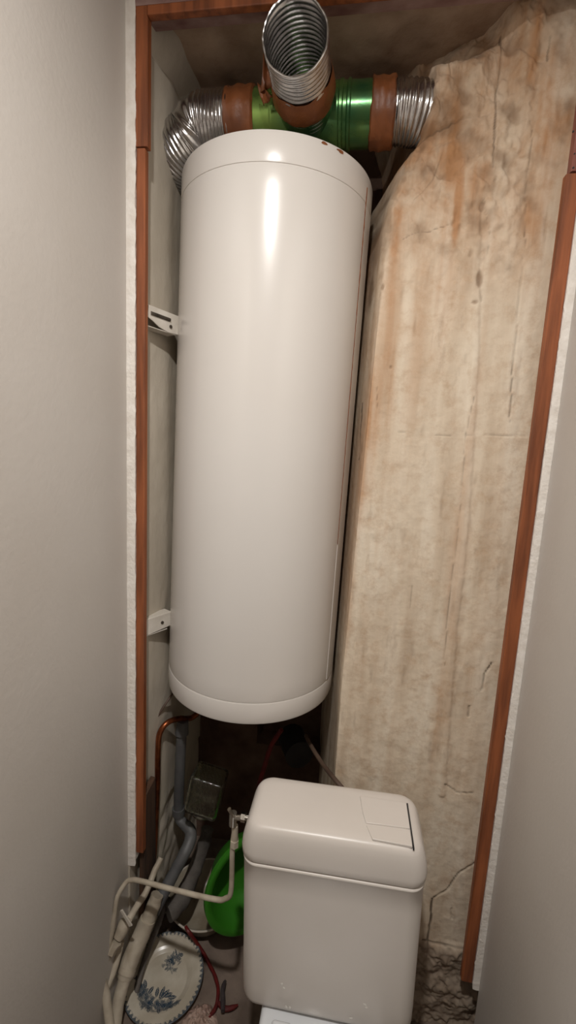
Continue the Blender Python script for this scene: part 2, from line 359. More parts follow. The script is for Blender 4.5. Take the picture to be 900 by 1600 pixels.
def wallmat():
    m = bpy.data.materials.new('old_stained_plaster'); m.use_nodes = True; N = m.node_tree.nodes; L = m.node_tree.links
    b = N['Principled BSDF']; b.inputs['Roughness'].default_value = .8; b.inputs['Specular IOR Level'].default_value = .25
    tc = N.new('ShaderNodeTexCoord'); mp = N.new('ShaderNodeMapping'); mp.inputs['Scale'].default_value = (3, 3, .35); L.new(tc.outputs['Object'], mp.inputs[0])
    n = N.new('ShaderNodeTexNoise'); n.inputs['Scale'].default_value = 7; n.inputs['Detail'].default_value = 8; L.new(mp.outputs[0], n.inputs['Vector'])
    r = N.new('ShaderNodeValToRGB'); e = r.color_ramp.elements; e[0].position = .3; e[0].color = lin((198, 179, 156)); e[1].position = .7; e[1].color = lin((228, 216, 197))
    x = e.new(.5); x.color = lin((216, 200, 178)); L.new(n.outputs[0], r.inputs[0])
    cur = r.outputs[0]
    n3 = N.new('ShaderNodeTexNoise'); n3.inputs['Scale'].default_value = 45; n3.inputs['Detail'].default_value = 6; L.new(tc.outputs['Object'], n3.inputs['Vector'])
    def mix(attr, col, k):
        nonlocal cur
        a = N.new('ShaderNodeAttribute'); a.attribute_name = attr
        mu = N.new('ShaderNodeMath'); mu.operation = 'MULTIPLY'; mu.inputs[1].default_value = k; mu.use_clamp = True; L.new(a.outputs['Fac'], mu.inputs[0])
        mx = N.new('ShaderNodeMix'); mx.data_type = 'RGBA'; L.new(mu.outputs[0], mx.inputs[0]); L.new(cur, mx.inputs[6]); mx.inputs[7].default_value = lin(col); cur = mx.outputs[2]
    n5 = N.new('ShaderNodeTexNoise'); n5.inputs['Scale'].default_value = 28; n5.inputs['Detail'].default_value = 12; n5.inputs['Roughness'].default_value = .7; L.new(tc.outputs['Object'], n5.inputs['Vector'])
    mr = N.new('ShaderNodeMapRange'); mr.inputs[1].default_value = .48; mr.inputs[2].default_value = .68; mr.inputs[4].default_value = .45; L.new(n5.outputs[0], mr.inputs[0])
    mx0 = N.new('ShaderNodeMix'); mx0.data_type = 'RGBA'; L.new(mr.outputs[0], mx0.inputs[0]); L.new(cur, mx0.inputs[6]); mx0.inputs[7].default_value = lin((176, 142, 108)); cur = mx0.outputs[2]
    mix('pale', (220, 206, 186), .6); mix('stain', (170, 116, 66), .8); mix('dirt', (116, 86, 60), .8); mix('rubble', (124, 108, 94), .75); mix('crack', (58, 42, 30), .85)
    L.new(cur, b.inputs['Base Color'])
    bp = N.new('ShaderNodeBump'); bp.inputs['Strength'].default_value = .8; bp.inputs['Distance'].default_value = .003; L.new(n3.outputs[0], bp.inputs['Height']); L.new(bp.outputs[0], b.inputs['Normal'])
    return m
me.materials.append(wallmat())
o = bpy.data.objects.new('wall_alcove_right', me); COL.objects.link(o); tag(o, kind='structure')

# ---- battens round the opening
def batten(name, x0, x1, z0, z1, y0, y1, m, seed, bottom_rag=False):
    def fn(): pass
    mb = MB(); n = int((z1 - z0) / .012) + 2; R_ = []
    for i in range(n):
        z = z0 + (z1 - z0) * i / (n - 1); a = .0012 * (fbm(np.array(z * 20.), np.array(seed + .5), 3, seed) * 2); a = float(a)
        e = .0022
        R_.append([Vector((x0 + a, y0 + e, z)), Vector((x0 + a + e, y0, z)), Vector((x1 + a * .6 - e, y0, z)), Vector((x1 + a * .6, y0 + e, z)), Vector((x1, y1, z)), Vector((x0, y1, z))])
    mb.rings(R_); return struct(name, mb, m, angle=20)
batten('trim_1', -.540, -.518, Z(-1.172), Z(.648), YT, YT + .017, M['wood'], 3)
batten('trim_2', -.541, -.512, Z(.651), Z(.925), YT - .001, YT + .017, M['wood'], 5)
batten('trim_3', .3765, .4045, Z(-1.372), Z(.566), YT, YT + .016, M['wood'], 7)
batten('trim_4', .384, .415, Z(.570), Z(.925), YT - .001, YT + .02, M['woodpink'], 9)
struct('trim_5', MB().box((-.512, YT - .004, Z(.905)), (.384, YT + .014, Z(.924))), M['wood'], bevel=.002)

def ragged(name, xa, xb, z0, z1, y0, m, side, amp, seed):
    """filler strip with one ragged edge (side=+1: ragged on the right)"""
    mb = MB(); n = int((z1 - z0) / .004); R_ = []
    for i in range(n):
        z = z0 + (z1 - z0) * i / (n - 1); t = amp * float(fbm(np.array(z * 38.), np.array(seed * 1.3), 4, seed)) * 2 + amp * .5 * float(fbm(np.array(z * 160.), np.array(.5), 2, seed + 4))
        th = .0035 + .002 * float(fbm(np.array(z * 60.), np.array(2.2), 3, seed + 9))
        a, b_ = (xa, xb + t) if side > 0 else (xa + t, xb)
        R_.append([Vector((a, y0, z)), Vector((a, y0 - th * (1 if side > 0 else .6), z)), Vector(((a + b_) / 2, y0 - th, z)), Vector((b_, y0 - th * (.6 if side > 0 else 1), z)), Vector((b_, y0, z))])
    mb.rings(R_); return struct(name, mb, m, angle=50)
struct('trim_6', MB().box((-.5615, YT - .002, Z(-1.20)), (-.5405, YT + .02, Z(.925))), M['plaster_w'], smooth=False)
ragged('trim_7', -.5615, -.5395, Z(-1.215), Z(.94), YT - .0015, M['plaster_w'], 1, .0036, 4)
struct('trim_8', MB().box((.4047, YT - .002, Z(-1.375)), (.421, YT + .04, Z(.925))), M['plaster_w'], smooth=False)
ragged('trim_9', .4055, .4208, Z(-1.385), Z(.93), YT - .0015, M['plaster_w'], -1, .0065, 8)

for (px, py, sz) in ((896, 205, .0018), (898, 240, .0015), (896, 262, .0020)):
    p = at_y(px, py, YT - .0012); tag(obj('trim_12', MB().tube([p, p + Vector((0, .002, 0))], sz, 10, 1), M['black']), kind='structure')
# ================================================================== WATER HEATER
HB = Vector((-.2733, 1.2676, Z(-.7165))); HT = Vector((-.2543, 1.2703, Z(.663)))
ax = (HT - HB).normalized(); LH = (HT - HB).length
q = Vector((0, 0, 1)).rotation_difference(ax); HM = Matrix.Translation(HB) @ q.to_matrix().to_4x4()
heater = thing('water_heater', tuple(HB), 'tall white enamelled cylindrical water heater hung in the alcove above the toilet', 'water heater')
R0 = .25; zb = .0625; zt = LH - .0645
def lathe_heater(prof): return MB().lathe(prof, 160, HM)
obj('casing', lathe_heater([(R0 - .004, zb - .002), (R0 - .001, zb - .001), (R0, zb + .004)] + [(R0, zb + (zt - zb) * k / 30) for k in range(1, 30)] + [(R0, zt - .004), (R0 - .0006, zt), (R0 - .002, zt + .0006)]), M['enamel'], heater)
obj('bottom_cap', lathe_heater([(.02, .012), (R0 - .05, .008), (R0 - .022, .001), (R0 - .008, 0), (R0 - .002, .003), (R0 + .0003, .010), (R0 + .0006, zb - .006), (R0 - .0005, zb - .0025), (R0 - .004, zb - .001)]), M['enamel'], heater)
obj('top_cap', lathe_heater([(R0 - .002, zt + .0006), (R0 - .0002, zt + .0014), (R0 + .0004, zt + .005), (R0 + .0004, LH - .006), (R0 - .001, LH - .0015), (R0 - .004, LH), (R0 - .02, LH + .002), (.15, LH + .012), (.02, LH + .018)]), M['enamel'], heater)
# vertical overlap of the sheet near the right outline, with a rusty line
def cyl(a, z, r): return HM @ Vector((r * math.cos(a), r * math.sin(a), z))
a0 = math.radians(-19)
mb = MB(); R_ = []
for k in range(60):
    z = zb + .004 + (zt - zb - .008) * k / 59
    R_.append([cyl(a0, z, R0 - .001), cyl(a0, z, R0 + .0012), cyl(a0 + .03, z, R0 + .0016), cyl(a0 + .25, z, R0 + .0014), cyl(a0 + .25, z, R0 - .001)])
obj('sheet_overlap', mb.rings(R_), M['enamel'], heater)
mb = MB(); pts = [cyl(a0 - .004 + .004 * random.random(), zb + .4 + (LH - zb - .43) * k / 80, R0 + .0006) for k in range(81)]
mb.tube(pts, [.0008 + .0009 * random.random() * (k / 80) for k in range(81)], n=6, samples=1)
tag(obj('rust_line', mb, M['rust'], heater), 'thin rusty line down the casing')
for (aa, s) in ((-56, .5), (-46, .65)):
    mb = MB(); a = math.radians(aa); ring = []
    c = [cyl(a, LH - .004, R0 + .0012)]
    for k in range(14):
        t = 2 * PI * k / 14; rr = .011 * s * (1 + .7 * (random.random() - .5))
        ring.append(cyl(a + rr * math.cos(t) / R0 * 1.4, LH - .006 + rr * math.sin(t) * .55, R0 + .0007 - max(0, math.sin(t)) * .002))
    mb.v = [tuple(p) for p in c + ring]; mb.f = [(0, 1 + k, 1 + (k + 1) % 14) for k in range(14)]
    tag(obj('chipped_enamel', mb, M['rust'], heater), 'rusty chip in the top rim')
mb = MB().lathe([(.0001, .0016), (.0035, .001), (.004, 0)], 12, Matrix.Translation(at_y(404, 447, 1.0195)) @ Matrix.Rotation(PI / 2, 4, 'X'))
# brackets between the casing and the left plaster
def bracket(zc, top):
    A, B = (Vector((-.530, 1.075, 0)), Vector((-.489, 1.178, 0))) if top else (Vector((-.552, 1.075, 0)), Vector((-.499, 1.172, 0)))
    k0 = len(heater.children)
    L_ = (B - A).length; e = (B - A).normalized(); nrm = Vector((e.y, -e.x, 0))        # nrm points to the room
    BM = Matrix((e, -nrm, Vector((0, 0, 1)))).transposed().to_4x4(); BM.translation = A   # x along the bracket, -y to the room
    if top: poly = [(0, zc - .004), (.006, zc + .024), (L_, zc + .024), (L_, zc - .024), (.07, zc - .026), (.04, zc - .020), (.018, zc - .010)]
    else: poly = [(.022, zc - .020), (.018, zc + .020), (.026, zc + .023), (L_, zc + .023), (L_, zc - .018), (.03, zc - .024)]
    mb = MB().prism(poly, -.0015, .0015, BM)
    x0_ = 0 if top else .02
    mb.box((x0_, 0, zc - .027), (L_ - .012, .03, zc - .0245), BM); mb.box((x0_, 0, zc + .022), (L_, .03, zc + .0245), BM)
    br = obj('mounting_bracket', mb, M['bracket'], heater, bevel=.001)
    if top:
        sb_ = MB().tube([BM @ Vector((.012, -.002, zc + .006)), BM @ Vector((L_ - .035, -.002, zc + .006))], .0045, 10)
        tag(obj('bolt', sb_, M['steel'], br), 'rusty bolt shank')
    sb_ = MB().tube([BM @ Vector((L_ - .032, .001, zc - (.010 if top else .0))), BM @ Vector((L_ - .032, -.004, zc - (.010 if top else .0)))], .0045, 12)
    obj('screw', sb_, M['steel'], br)
bracket(Z(.302), True); bracket(Z(-.518), False)
# fitting under the heater
mb = MB().lathe([(.0, -.006), (.075, -.006), (.078, 0), (.078, .03)], 48, HM @ Matrix.Translation((.02, .02, -.018)))
cap = obj('thermostat_cover', mb, M['black'], heater)

# ================================================================== VENTILATION DUCT
DY, DZ, DR = 1.20, Z(.796), .0635
duct = thing('ventilation_duct', (-.17, DY, DZ - DR), 'green tee duct with taped aluminium flexible hoses above the water heater', 'duct')
MX = Matrix(((0, 0, 1, 0), (0, 1, 0, DY), (-1, 0, 0, DZ), (0, 0, 0, 1)))       # local z -> world x
def dx(px): return at_y(px, 185, DY - .03).x
xa, xb = dx(398), dx(578); 
prof = [(DR * .9, xa - .05), (DR, xa - .048), (DR, xa + .04), (DR + .002, xa + .043), (DR + .002, xb - .075), (DR + .0045, xb - .072), (DR + .0045, xb - .066), (DR + .001, xb - .063), (DR + .001, xb - .056), (DR + .0045, xb - .053), (DR + .0045, xb - .048), (DR + .001, xb - .045), (DR + .001, xb + .03), (DR * .9, xb + .032)]
bx0 = -.172; by1 = .962; bz1 = Z(.782)
prof2 = []
for (r0_, a0_), (r1_, a1_) in zip(prof[:-1], prof[1:]):
    kk_ = max(1, int((a1_ - a0_) / .003)); prof2 += [(r0_ + (r1_ - r0_) * t / kk_, a0_ + (a1_ - a0_) * t / kk_) for t in range(kk_)]
prof2.append(prof[-1]); tb_ = MB().lathe(prof2, 96, MX)
def inhole(f):
    c = sum((Vector(tb_.v[i]) for i in f), Vector()) / len(f); return c.y < DY and math.hypot(c.x - bx0, c.z - DZ) < DR * .93
tb_.f = [f for f in tb_.f if not inhole(f)]
obj('tee_body', tb_, M['green'], duct)
BA = Vector((bx0, DY, DZ)); BB = Vector((bx0 - .001, by1, bz1)); bd = (BB - BA).normalized()
obj('branch_collar', MB().tube([BA + bd * .02, BA + bd * .105], DR * 1.03, 48, 4, smooth=False, cap=False), M['green'], duct)
def crumple(mb, amp, f=50, s=3): return mb.jitter(amp, f, s)
def band(x0, x1, seed):
    pr = [(DR + .0005, x0)] + [(DR + .005 + .0015 * math.sin(k * 1.7 + seed), x0 + (x1 - x0) * (k + .5) / 8) for k in range(8)] + [(DR + .0005, x1)]
    return crumple(MB().lathe(pr, 56, MX), .0045, 45, seed)
tag(obj('tape_wrap', band(dx(352), xa, 3), M['tape'], duct), 'brown tape on the left joint')
tag(obj('tape_wrap', band(xb, dx(616), 9), M['tape'], duct), 'brown tape on the right joint')
tw = MB().tube([BA + bd * .085, BA + bd * .10, BA + bd * .13, BA + bd * .152], [DR * 1.06, DR * 1.12, DR * 1.10, DR * 1.035], 48, 4, cap=False)
tag(obj('tape_wrap', crumple(tw, .004, 40, 14), M['tape'], duct), 'brown tape round the branch')
# loose tape flaps left of the branch
mb = MB()
for (a, b_, c) in (((-.238, 1.10, .80), (-.262, 1.075, .845), (-.268, 1.09, .78)), ((-.236, 1.07, .80), (-.250, 1.05, .855), (-.236, 1.04, .87)), ((-.24, 1.09, .77), (-.275, 1.09, .80), (-.262, 1.10, .76))):
    a, b_, c = (Vector((p[0], p[1], Z(p[2]))) for p in (a, b_, c)); nrm = (b_ - a).cross(c - a).normalized() * .001
    k = 5; vs = []
    for i in range(k + 1):
        for j in range(k + 1 - i):
            p = a + (b_ - a) * (i / k) + (c - a) * (j / k); vs.append(p + nrm * 6 * math.sin(i * 1.3 + j * 1.9))
    fs = []; ix = lambda i, j: sum(k + 1 - t for t in range(i)) + j
    for i in range(k):
        for j in range(k - i):
            fs.append((ix(i, j), ix(i + 1, j), ix(i, j + 1)))
            if j < k - i - 1: fs.append((ix(i + 1, j), ix(i + 1, j + 1), ix(i, j + 1)))
    mb.add(vs, fs)
fl = obj('tape_flap', mb, M['tape'], duct); sm = fl.modifiers.new('thick', 'SOLIDIFY'); sm.thickness = .0012
# corrugated hoses
def hose(pts, r, pitch=.0062, amp=.0016, n=56, open1=False, extra=None, noise_=1.0):
    pts = [Vector(p) for p in pts]; tmp = MB(); P = []
    for i in range(len(pts) - 1):
        p0 = pts[max(i - 1, 0)]; p1 = pts[i]; p2 = pts[i + 1]; p3 = pts[min(i + 2, len(pts) - 1)]
        for k in range(60):
            t = k / 60; P.append(.5 * ((2 * p1) + (p2 - p0) * t + (2 * p0 - 5 * p1 + 4 * p2 - p3) * t * t + (3 * p1 - p0 - 3 * p2 + p3) * t ** 3))
    P.append(pts[-1]); L = [0]
    for i in range(1, len(P)): L.append(L[-1] + (P[i] - P[i - 1]).length)
    m_ = int(L[-1] / pitch * 8); R_ = []; u = None
    for i in range(m_ + 1):
        s = L[-1] * i / m_; k = min(np.searchsorted(L, s), len(P) - 1); k = max(k, 1); t = (s - L[k - 1]) / (L[k] - L[k - 1] + 1e-9)
        p = P[k - 1].lerp(P[k], t); T = (P[k] - P[k - 1]).normalized()
        if u is None: u = Vector((0, 0, 1)); 
        u = (u - T * u.dot(T)).normalized(); w_ = T.cross(u); ring = []
        for j in range(n):
            a = 2 * PI * j / n; ph = s / pitch * 2 * PI + a
            rr = r + amp * math.sin(ph) + noise_ * (.0012 * math.sin(a * 3 + s * 60) + .0009 * math.sin(a * 7 - s * 90))
            if extra: rr += extra(a, s, L[-1])
            ring.append(p + (u * math.cos(a) + w_ * math.sin(a)) * rr)
        R_.append(ring)
    return tmp.rings(R_, False, False), R_
hl_, _ = hose([(dx(360), DY, DZ), (dx(330), DY, DZ - .002), (dx(305), DY + .002, DZ - .006), (-.47, DY + .01, DZ - .022), (-.515, DY + .03, DZ - .045), (-.58, DY + .08, DZ - .075)], DR + .002, pitch=.009, amp=.0017)
obj('flexible_hose', hl_, M['alu'], duct)
hr_, _ = hose([(dx(606), DY, DZ), (.03, DY, DZ), (.08, DY + .002, DZ), (.15, DY + .03, DZ + .002)], DR - .001, pitch=.0085, amp=.0018)
obj('flexible_hose', hr_, M['alu'], duct)
def lipfn(a, s, L):
    e = max(0, (s - (L - .012)) / .012); return e * (.001 + .002 * math.sin(a * 2 + 1) + .0005 * math.sin(a * 9))
hb, rg = hose([BA + bd * .012, BA + bd * .13, BB], DR + .0005, pitch=.0115, amp=.0013, extra=lipfn, noise_=.35)
ho = obj('flexible_hose', hb, M['alu'], duct); so = ho.modifiers.new('thick', 'SOLIDIFY'); so.thickness = .0012; so.offset = -1
tag(ho, 'open aluminium hose pointing into the room')
lr = rg[-1]; mb = MB(); lp = []
for k in range(0, 57):
    p = lr[k % 56].copy(); p += Vector((0, -.001 * random.random(), .0008 * (random.random() - .5))); lp.append(p)
mb.tube(lp, [.0017 + .0008 * random.random() for _ in lp], 7, 2)
obj('folded_lip', mb, M['alu'], ho)
mb = MB()
inner = [BA + bd * .10, BB - bd * .006]
# ================================================================== TOILET
TY0, TY1 = .79, .955
cx = .0126; hw = .1905; zs = Z(-.8595); zbt = Z(-1.222)
toilet = thing('toilet', (cx, .45, 0), 'ivory toilet with plastic cistern standing in front of the alcove', 'toilet')
TILT = Matrix.Translation((cx, .8, zs)) @ Matrix.Rotation(math.radians(-1.4), 4, 'Y') @ Matrix.Translation((-cx, -.8, -zs))
yc = (TY0 + TY1) / 2; hy = (TY1 - TY0) / 2
hzz = (zs - zbt) / 2
def ring_rr(cx_, yc_, hx, hy_, r, z, n=9):
    out = []
    for (sx, sy, a0_) in ((1, 1, 0), (-1, 1, PI / 2), (-1, -1, PI), (1, -1, 1.5 * PI)):
        for k in range(n + 1):
            a = a0_ + PI / 2 * k / n; out.append(TILT @ Vector((cx_ + sx * (hx - r) + r * math.cos(a), yc_ + sy * (hy_ - r) + r * math.sin(a), z)))
    return out
R_ = []
for (ins, z) in ((.035, zbt), (.014, zbt + .001), (.006, zbt + .004), (.002, zbt + .009), (.0005, zbt + .018), (0, zbt + .05), (0, zs - .06), (0, zs - .008), (-.0012, zs - .006), (-.0012, zs - .003), (.001, zs - .001), (.007, zs - .0005)):
    tp = 1 - .012 * (zs - z) / (zs - zbt)
    R_.append(ring_rr(cx, yc, (hw - .002) * tp - ins, hy - ins, .034, z))
obj('cistern', MB().rings(R_), M['tank'], toilet, angle=60)
zl = Z(-.777)
R_ = []
for (ins, insb, z) in ((.007, .007, zs + .0012), (.0005, .0005, zs + .0022), (-.002, -.001, zs + .005), (-.003, -.001, zs + .018), (-.001, 0, zs + .036), (.0035, .002, zs + .054), (.008, .005, zs + .066), (.0125, .008, zs + .0735), (.019, .013, zs + .0785), (.028, .020, zs + .0808), (.045, .032, zs + .0822)):
    rr = .036 if ins < .02 else .036
    R_.append(ring_rr(cx, yc, hw - ins, hy - insb, max(.02, rr - max(0, ins) * .4), z))
lid = obj('cistern_lid', MB().rings(R_), M['tank'], toilet, angle=60)
# dual flush plates set into the right end of the lid
def plate(poly, name, par, z0, z1, rise=0):
    mb = MB(); pts = [TILT @ Vector((x, y, z1 + rise * (x - poly[0][0]))) for x, y in poly]; pb = [TILT @ Vector((x, y, z0)) for x, y in poly]
    n = len(poly); mb.add(pb + pts, [tuple(range(n))[::-1], tuple(range(n, 2 * n))] + [(i, (i + 1) % n, (i + 1) % n + n, i + n) for i in range(n)])
    return obj(name, mb, M['tank'], par, bevel=.0014)
g = .0009; ztop = zs + .0822
L1 = [(.080, .838), (.092, .806), (.170, .803), (.170, .840)]
L2 = [(.0795, .8425), (.170, .8445), (.170, .912), (.068, .914), (.073, .87)]
b1 = plate(L1, 'flush_button', toilet, ztop - .004, ztop + .0022); b2 = plate(L2, 'flush_button', toilet, ztop - .004, ztop + .0034)
tag(b1, 'smaller front flush button'); tag(b2, 'larger rear flush button')
mb = MB().box((.1708, .800, ztop - .004), (.1736, .914, ztop + .0012), TILT)
tag(obj('button_gap', mb, M['black'], toilet), 'dark gap beside the flush buttons')
for (px, py, sz) in ((440, 1538, 1.1), (443, 1544, .8), (447, 1574, 1), (453, 1575, .8), (570, 1570, 1.1), (572, 1575, .8), (548, 1592, .9)):
    p = at_y(px, py, TY0 - .0008); n = 9
    rad = [.0035 * sz * (.5 + random.random()) for k in range(n)]
    ring = [p + Vector((rad[k] * math.cos(2 * PI * k / n), .0006, rad[k] * 1.2 * math.sin(2 * PI * k / n))) for k in range(n)]
    mb = MB().add([p + Vector((0, -.0004, 0))] + ring, [(0, 1 + k, 1 + (k + 1) % n) for k in range(n)])
    tag(obj('paint_splash', mb, M['splash'], toilet), 'small white paint splash low on the cistern')
# bowl, rear shelf, seat lid
def oval(cx_, cy_, rx, ryf, ryb, z, n=48, sq=2.4):
    out = []
    for k in range(n):
        a = 2 * PI * k / n; c, s = math.cos(a), math.sin(a)
        ex = abs(c) ** (2 / sq) * (1 if c > 0 else -1); ey = abs(s) ** (2 / sq) * (1 if s > 0 else -1)
        out.append(Vector((cx_ + rx * ex, cy_ + (ryb if s > 0 else ryf) * ey, z)))
    return out
bc = (.02, .50)
R_ = [oval(bc[0], .50, .11, .20, .24, 0), oval(bc[0], .50, .105, .19, .24, .05), oval(bc[0], .50, .10, .16, .23, .16), oval(bc[0], .50, .13, .21, .25, .26), oval(bc[0], .50, .172, .255, .27, .35), oval(bc[0], .50, .180, .262, .275, .375), oval(bc[0], .50, .178, .26, .273, .385), oval(bc[0], .50, .16, .24, .25, .388)]
obj('bowl', MB().rings(R_), M['ceramic'], toilet, angle=60)
obj('bowl_shelf', MB().rbox((cx + .005, .80, .372), .135, .14, .022, .012, 4), M['ceramic'], toilet)
R_ = [oval(bc[0], .50, .180, .265, .235, .389), oval(bc[0], .50, .186, .27, .24, .395), oval(bc[0], .50, .186, .27, .24, .404), oval(bc[0], .50, .182, .266, .236, .408)]
obj('seat', MB().rings(R_), M['ceramic'], toilet)
R_ = [oval(bc[0], .50, .180, .265, .236, .4085), oval(bc[0], .50, .187, .272, .242, .413), oval(bc[0], .50, .187, .272, .242, .420), oval(bc[0], .50, .178, .262, .232, .427), oval(bc[0], .50, .12, .20, .17, .431)]
obj('seat_lid', MB().rings(R_), M['ceramic'], toilet)
for hx_ in (-.075, .095): obj('seat_hinge', MB().rbox((cx + hx_ - .005, .752, .40), .022, .018, .014, .008, 4), M['ceramic'], toilet)

# ================================================================== PIPES
def pp(l): return [at_y(a, b_, c) for a, b_, c in l]
# cistern supply pipe with valve
sp = pp([(366, 1300, .90), (363, 1330, .90), (361, 1392, .90), (352, 1404, .902), (335, 1405, .908), (275, 1391, .935), (222, 1377, .965), (205, 1375, .975), (196, 1380, .972), (184, 1400, .96), (180, 1420, .955), (175, 1455, .945), (170, 1478, .94)])
sup = thing('supply_pipe', tuple(sp[-1] - Vector((0, 0, .05))), 'thin white painted supply pipe bent round to the cistern', 'pipe')
obj('pipe_run', MB().tube(sp, .0062, 14, 7), M['cream'], sup)
v0 = at_y(381, 1277, .885); v1 = at_y(364, 1277, .895)
mb = MB().tube([v0 + Vector((.012, 0, 0)), v0, v1], .0065, 12, 2, smooth=False); mb.tube([v1 + Vector((0, 0, .012)), v1 - Vector((0, 0, .02))], .009, 14, 2)
mb.tube([v0 + Vector((.004, 0, 0)), v0 + Vector((-.006, 0, 0))], .0105, 6, 1)
vb = obj('angle_valve', mb, M['chrome'], sup)
obj('valve_handle', MB().tube([v1 + Vector((.002, -.006, .008)), at_y(358, 1264, .885)], [.0035, .0045], 10, 3, smooth=False), M['chrome'], vb)
nb = MB().tube(pp([(367, 1290, .9), (367, 1318, .9)]), .0078, 14, 3); nb.tube(pp([(366.5, 1312, .9), (366, 1322, .9)]), .0105, 6, 1)
obj('coupling_nut', nb, M['cream'], sup)

cop = pp([(312, 1112, 1.30), (298, 1122, 1.27), (280, 1123, 1.22), (262, 1129, 1.18), (250, 1145, 1.16), (247, 1170, 1.155), (246, 1220, 1.155), (244, 1275, 1.155), (240, 1340, 1.14), (228, 1400, 1.10)])
tag(obj('copper_pipe', MB().tube(cop, .0085, 14, 7), M['copper']), 'bare copper pipe curving down from the heater underside along the left wall', 'pipe')
cb = pp([(272, 1080, 1.24), (264, 1092, 1.20), (246, 1120, 1.17), (236, 1145, 1.16), (233, 1180, 1.155), (230, 1260, 1.15), (226, 1330, 1.13)])
tag(obj('thin_cable', MB().tube(cb, .0035, 8, 7), M['cable']), 'thin brown cable running down the alcove wall beside the batten', 'cable')

# grey drain pipe with socket and elbow
d1 = pp([(284, 1140, 1.24), (283, 1160, 1.24), (281, 1200, 1.24), (279, 1266, 1.24)])
drain = thing('drain_pipe', tuple(at_y(240, 1425, 1.10)), 'grey plastic drain pipe dropping behind the glass jar', 'pipe')
obj('pipe_run', MB().tube(d1, [.0165] * 4, 20, 4), M['pvc'], drain)
obj('pipe_socket', MB().tube(pp([(286, 1126, 1.24), (284, 1146, 1.24)]), [.017, .0215], 20, 3), M['pvc'], drain)
obj('collar', MB().tube(pp([(279, 1262, 1.24), (279, 1272, 1.24)]), .0205, 20, 2), M['pvc'], drain)
d2 = pp([(279, 1268, 1.24), (282, 1282, 1.235), (296, 1296, 1.22), (298, 1310, 1.20), (290, 1330, 1.17), (270, 1368, 1.13), (250, 1405, 1.09), (240, 1425, 1.07)])
obj('elbow_hose', MB().tube(d2, [.016, .0155, .0175, .019, .0185, .018, .019, .019], 18, 7).jitter(.002, 60, 4), M['pvc'], drain)
d3 = pp([(325, 1295, 1.28), (315, 1330, 1.26), (300, 1370, 1.22), (285, 1405, 1.17), (262, 1425, 1.13)])
tag(obj('waste_pipe', MB().tube(d3, [.02, .021, .024, .028, .03], 18, 7).jitter(.007, 40, 9), M['pvcdark']), 'dusty dark waste pipe running between the white basin and grey drain', 'pipe')

# cream waste pipe with sleeves
wpts = [(246, 1398, 1.075), (236, 1425, 1.055), (225, 1452, 1.035), (207, 1492, .995), (195, 1530, .965), (186, 1562, .94), (180, 1600, .91)]
wp = pp(wpts); waste = thing('cream_waste_pipe', tuple(wp[-1]), 'thick cream painted waste pipe with sleeves beside the blue patterned plate', 'pipe')
obj('pipe_run', MB().tube(wp, [.019, .020, .021, .021, .0185, .0165, .016], 22, 7).jitter(.0025, 50, 2), M['cream'], waste)
obj('sleeve', MB().tube(pp([(231, 1436, 1.045), (222, 1458, 1.03), (204, 1500, .99), (195, 1528, .967)]), [.0225, .0245, .0245, .0215], 22, 6).jitter(.002, 50, 6), M['cream'], waste)
obj('sleeve', MB().tube(pp([(200, 1512, .98), (197, 1521, .972)]), .0245, 22, 2), M['cream'], waste)

# thin cream pipe with lever valve
vp = pp([(252, 1340, 1.11), (240, 1365, 1.08), (230, 1390, 1.05), (214, 1416, 1.02), (197, 1444, .99), (184, 1468, .965), (171, 1488, .945), (163, 1508, .93), (161, 1535, .918), (166, 1560, .908), (172, 1605, .885)])
val = thing('valve_pipe', tuple(vp[-1]), 'cream painted pipe with lever valve running low along the left wall', 'pipe')
obj('pipe_run', MB().tube(vp, [.008, .009, .009, .009, .010, .011, .011, .0115, .0115, .0115, .0115], 16, 7).jitter(.0015, 60, 7), M['cream'], val)
vb = MB().tube(pp([(198, 1437, .985), (192, 1450, .975), (183, 1466, .96)]), [.0145, .018, .0135], 14, 4).jitter(.003, 70, 3)
obj('valve_body', vb, M['cream'], val)
obj('union_nut', MB().tube(pp([(182, 1470, .955), (172, 1486, .943)]), [.0165, .0165], 8, 2, smooth=False).jitter(.002, 70, 5), M['cream'], val)
lv = MB(); a_, b_ = at_y(189, 1423, .955), at_y(204, 1448, .955)
d_ = (b_ - a_).normalized(); s_ = d_.cross(Vector((0, 1, 0))).normalized()
for y_ in (0,):
    v = [a_ - s_ * .0035, a_ + s_ * .0035, b_ + s_ * .0055, b_ - s_ * .0055]; v += [p + Vector((0, .004, 0)) for p in v]
    lv.add(v, [(0, 1, 2, 3), (7, 6, 5, 4), (0, 4, 5, 1), (1, 5, 6, 2), (2, 6, 7, 3), (3, 7, 4, 0)])
tag(obj('lever_handle', lv, M['basinrim'], val, bevel=.001), 'flat whitish lever')
p2 = pp([(190, 1470, .985), (180, 1510, .955), (166, 1545, .925), (150, 1580, .895), (136, 1612, .87)])
tag(obj('cream_pipe', MB().tube(p2, .0085, 14, 7).jitter(.001, 60, 7), M['cream']), 'thin cream pipe lowest against the left wall leading out of the bottom corner', 'pipe')
p3 = pp([(262, 1400, 1.16), (245, 1450, 1.10), (226, 1500, 1.06), (210, 1560, 1.0), (196, 1610, .95)])
tag(obj('floor_pipe', MB().tube(p3, .009, 14, 7).jitter(.001, 60, 3), M['pvcdark']), 'thin dusty pipe on the floor between the thick cream pipe and the plate', 'pipe')

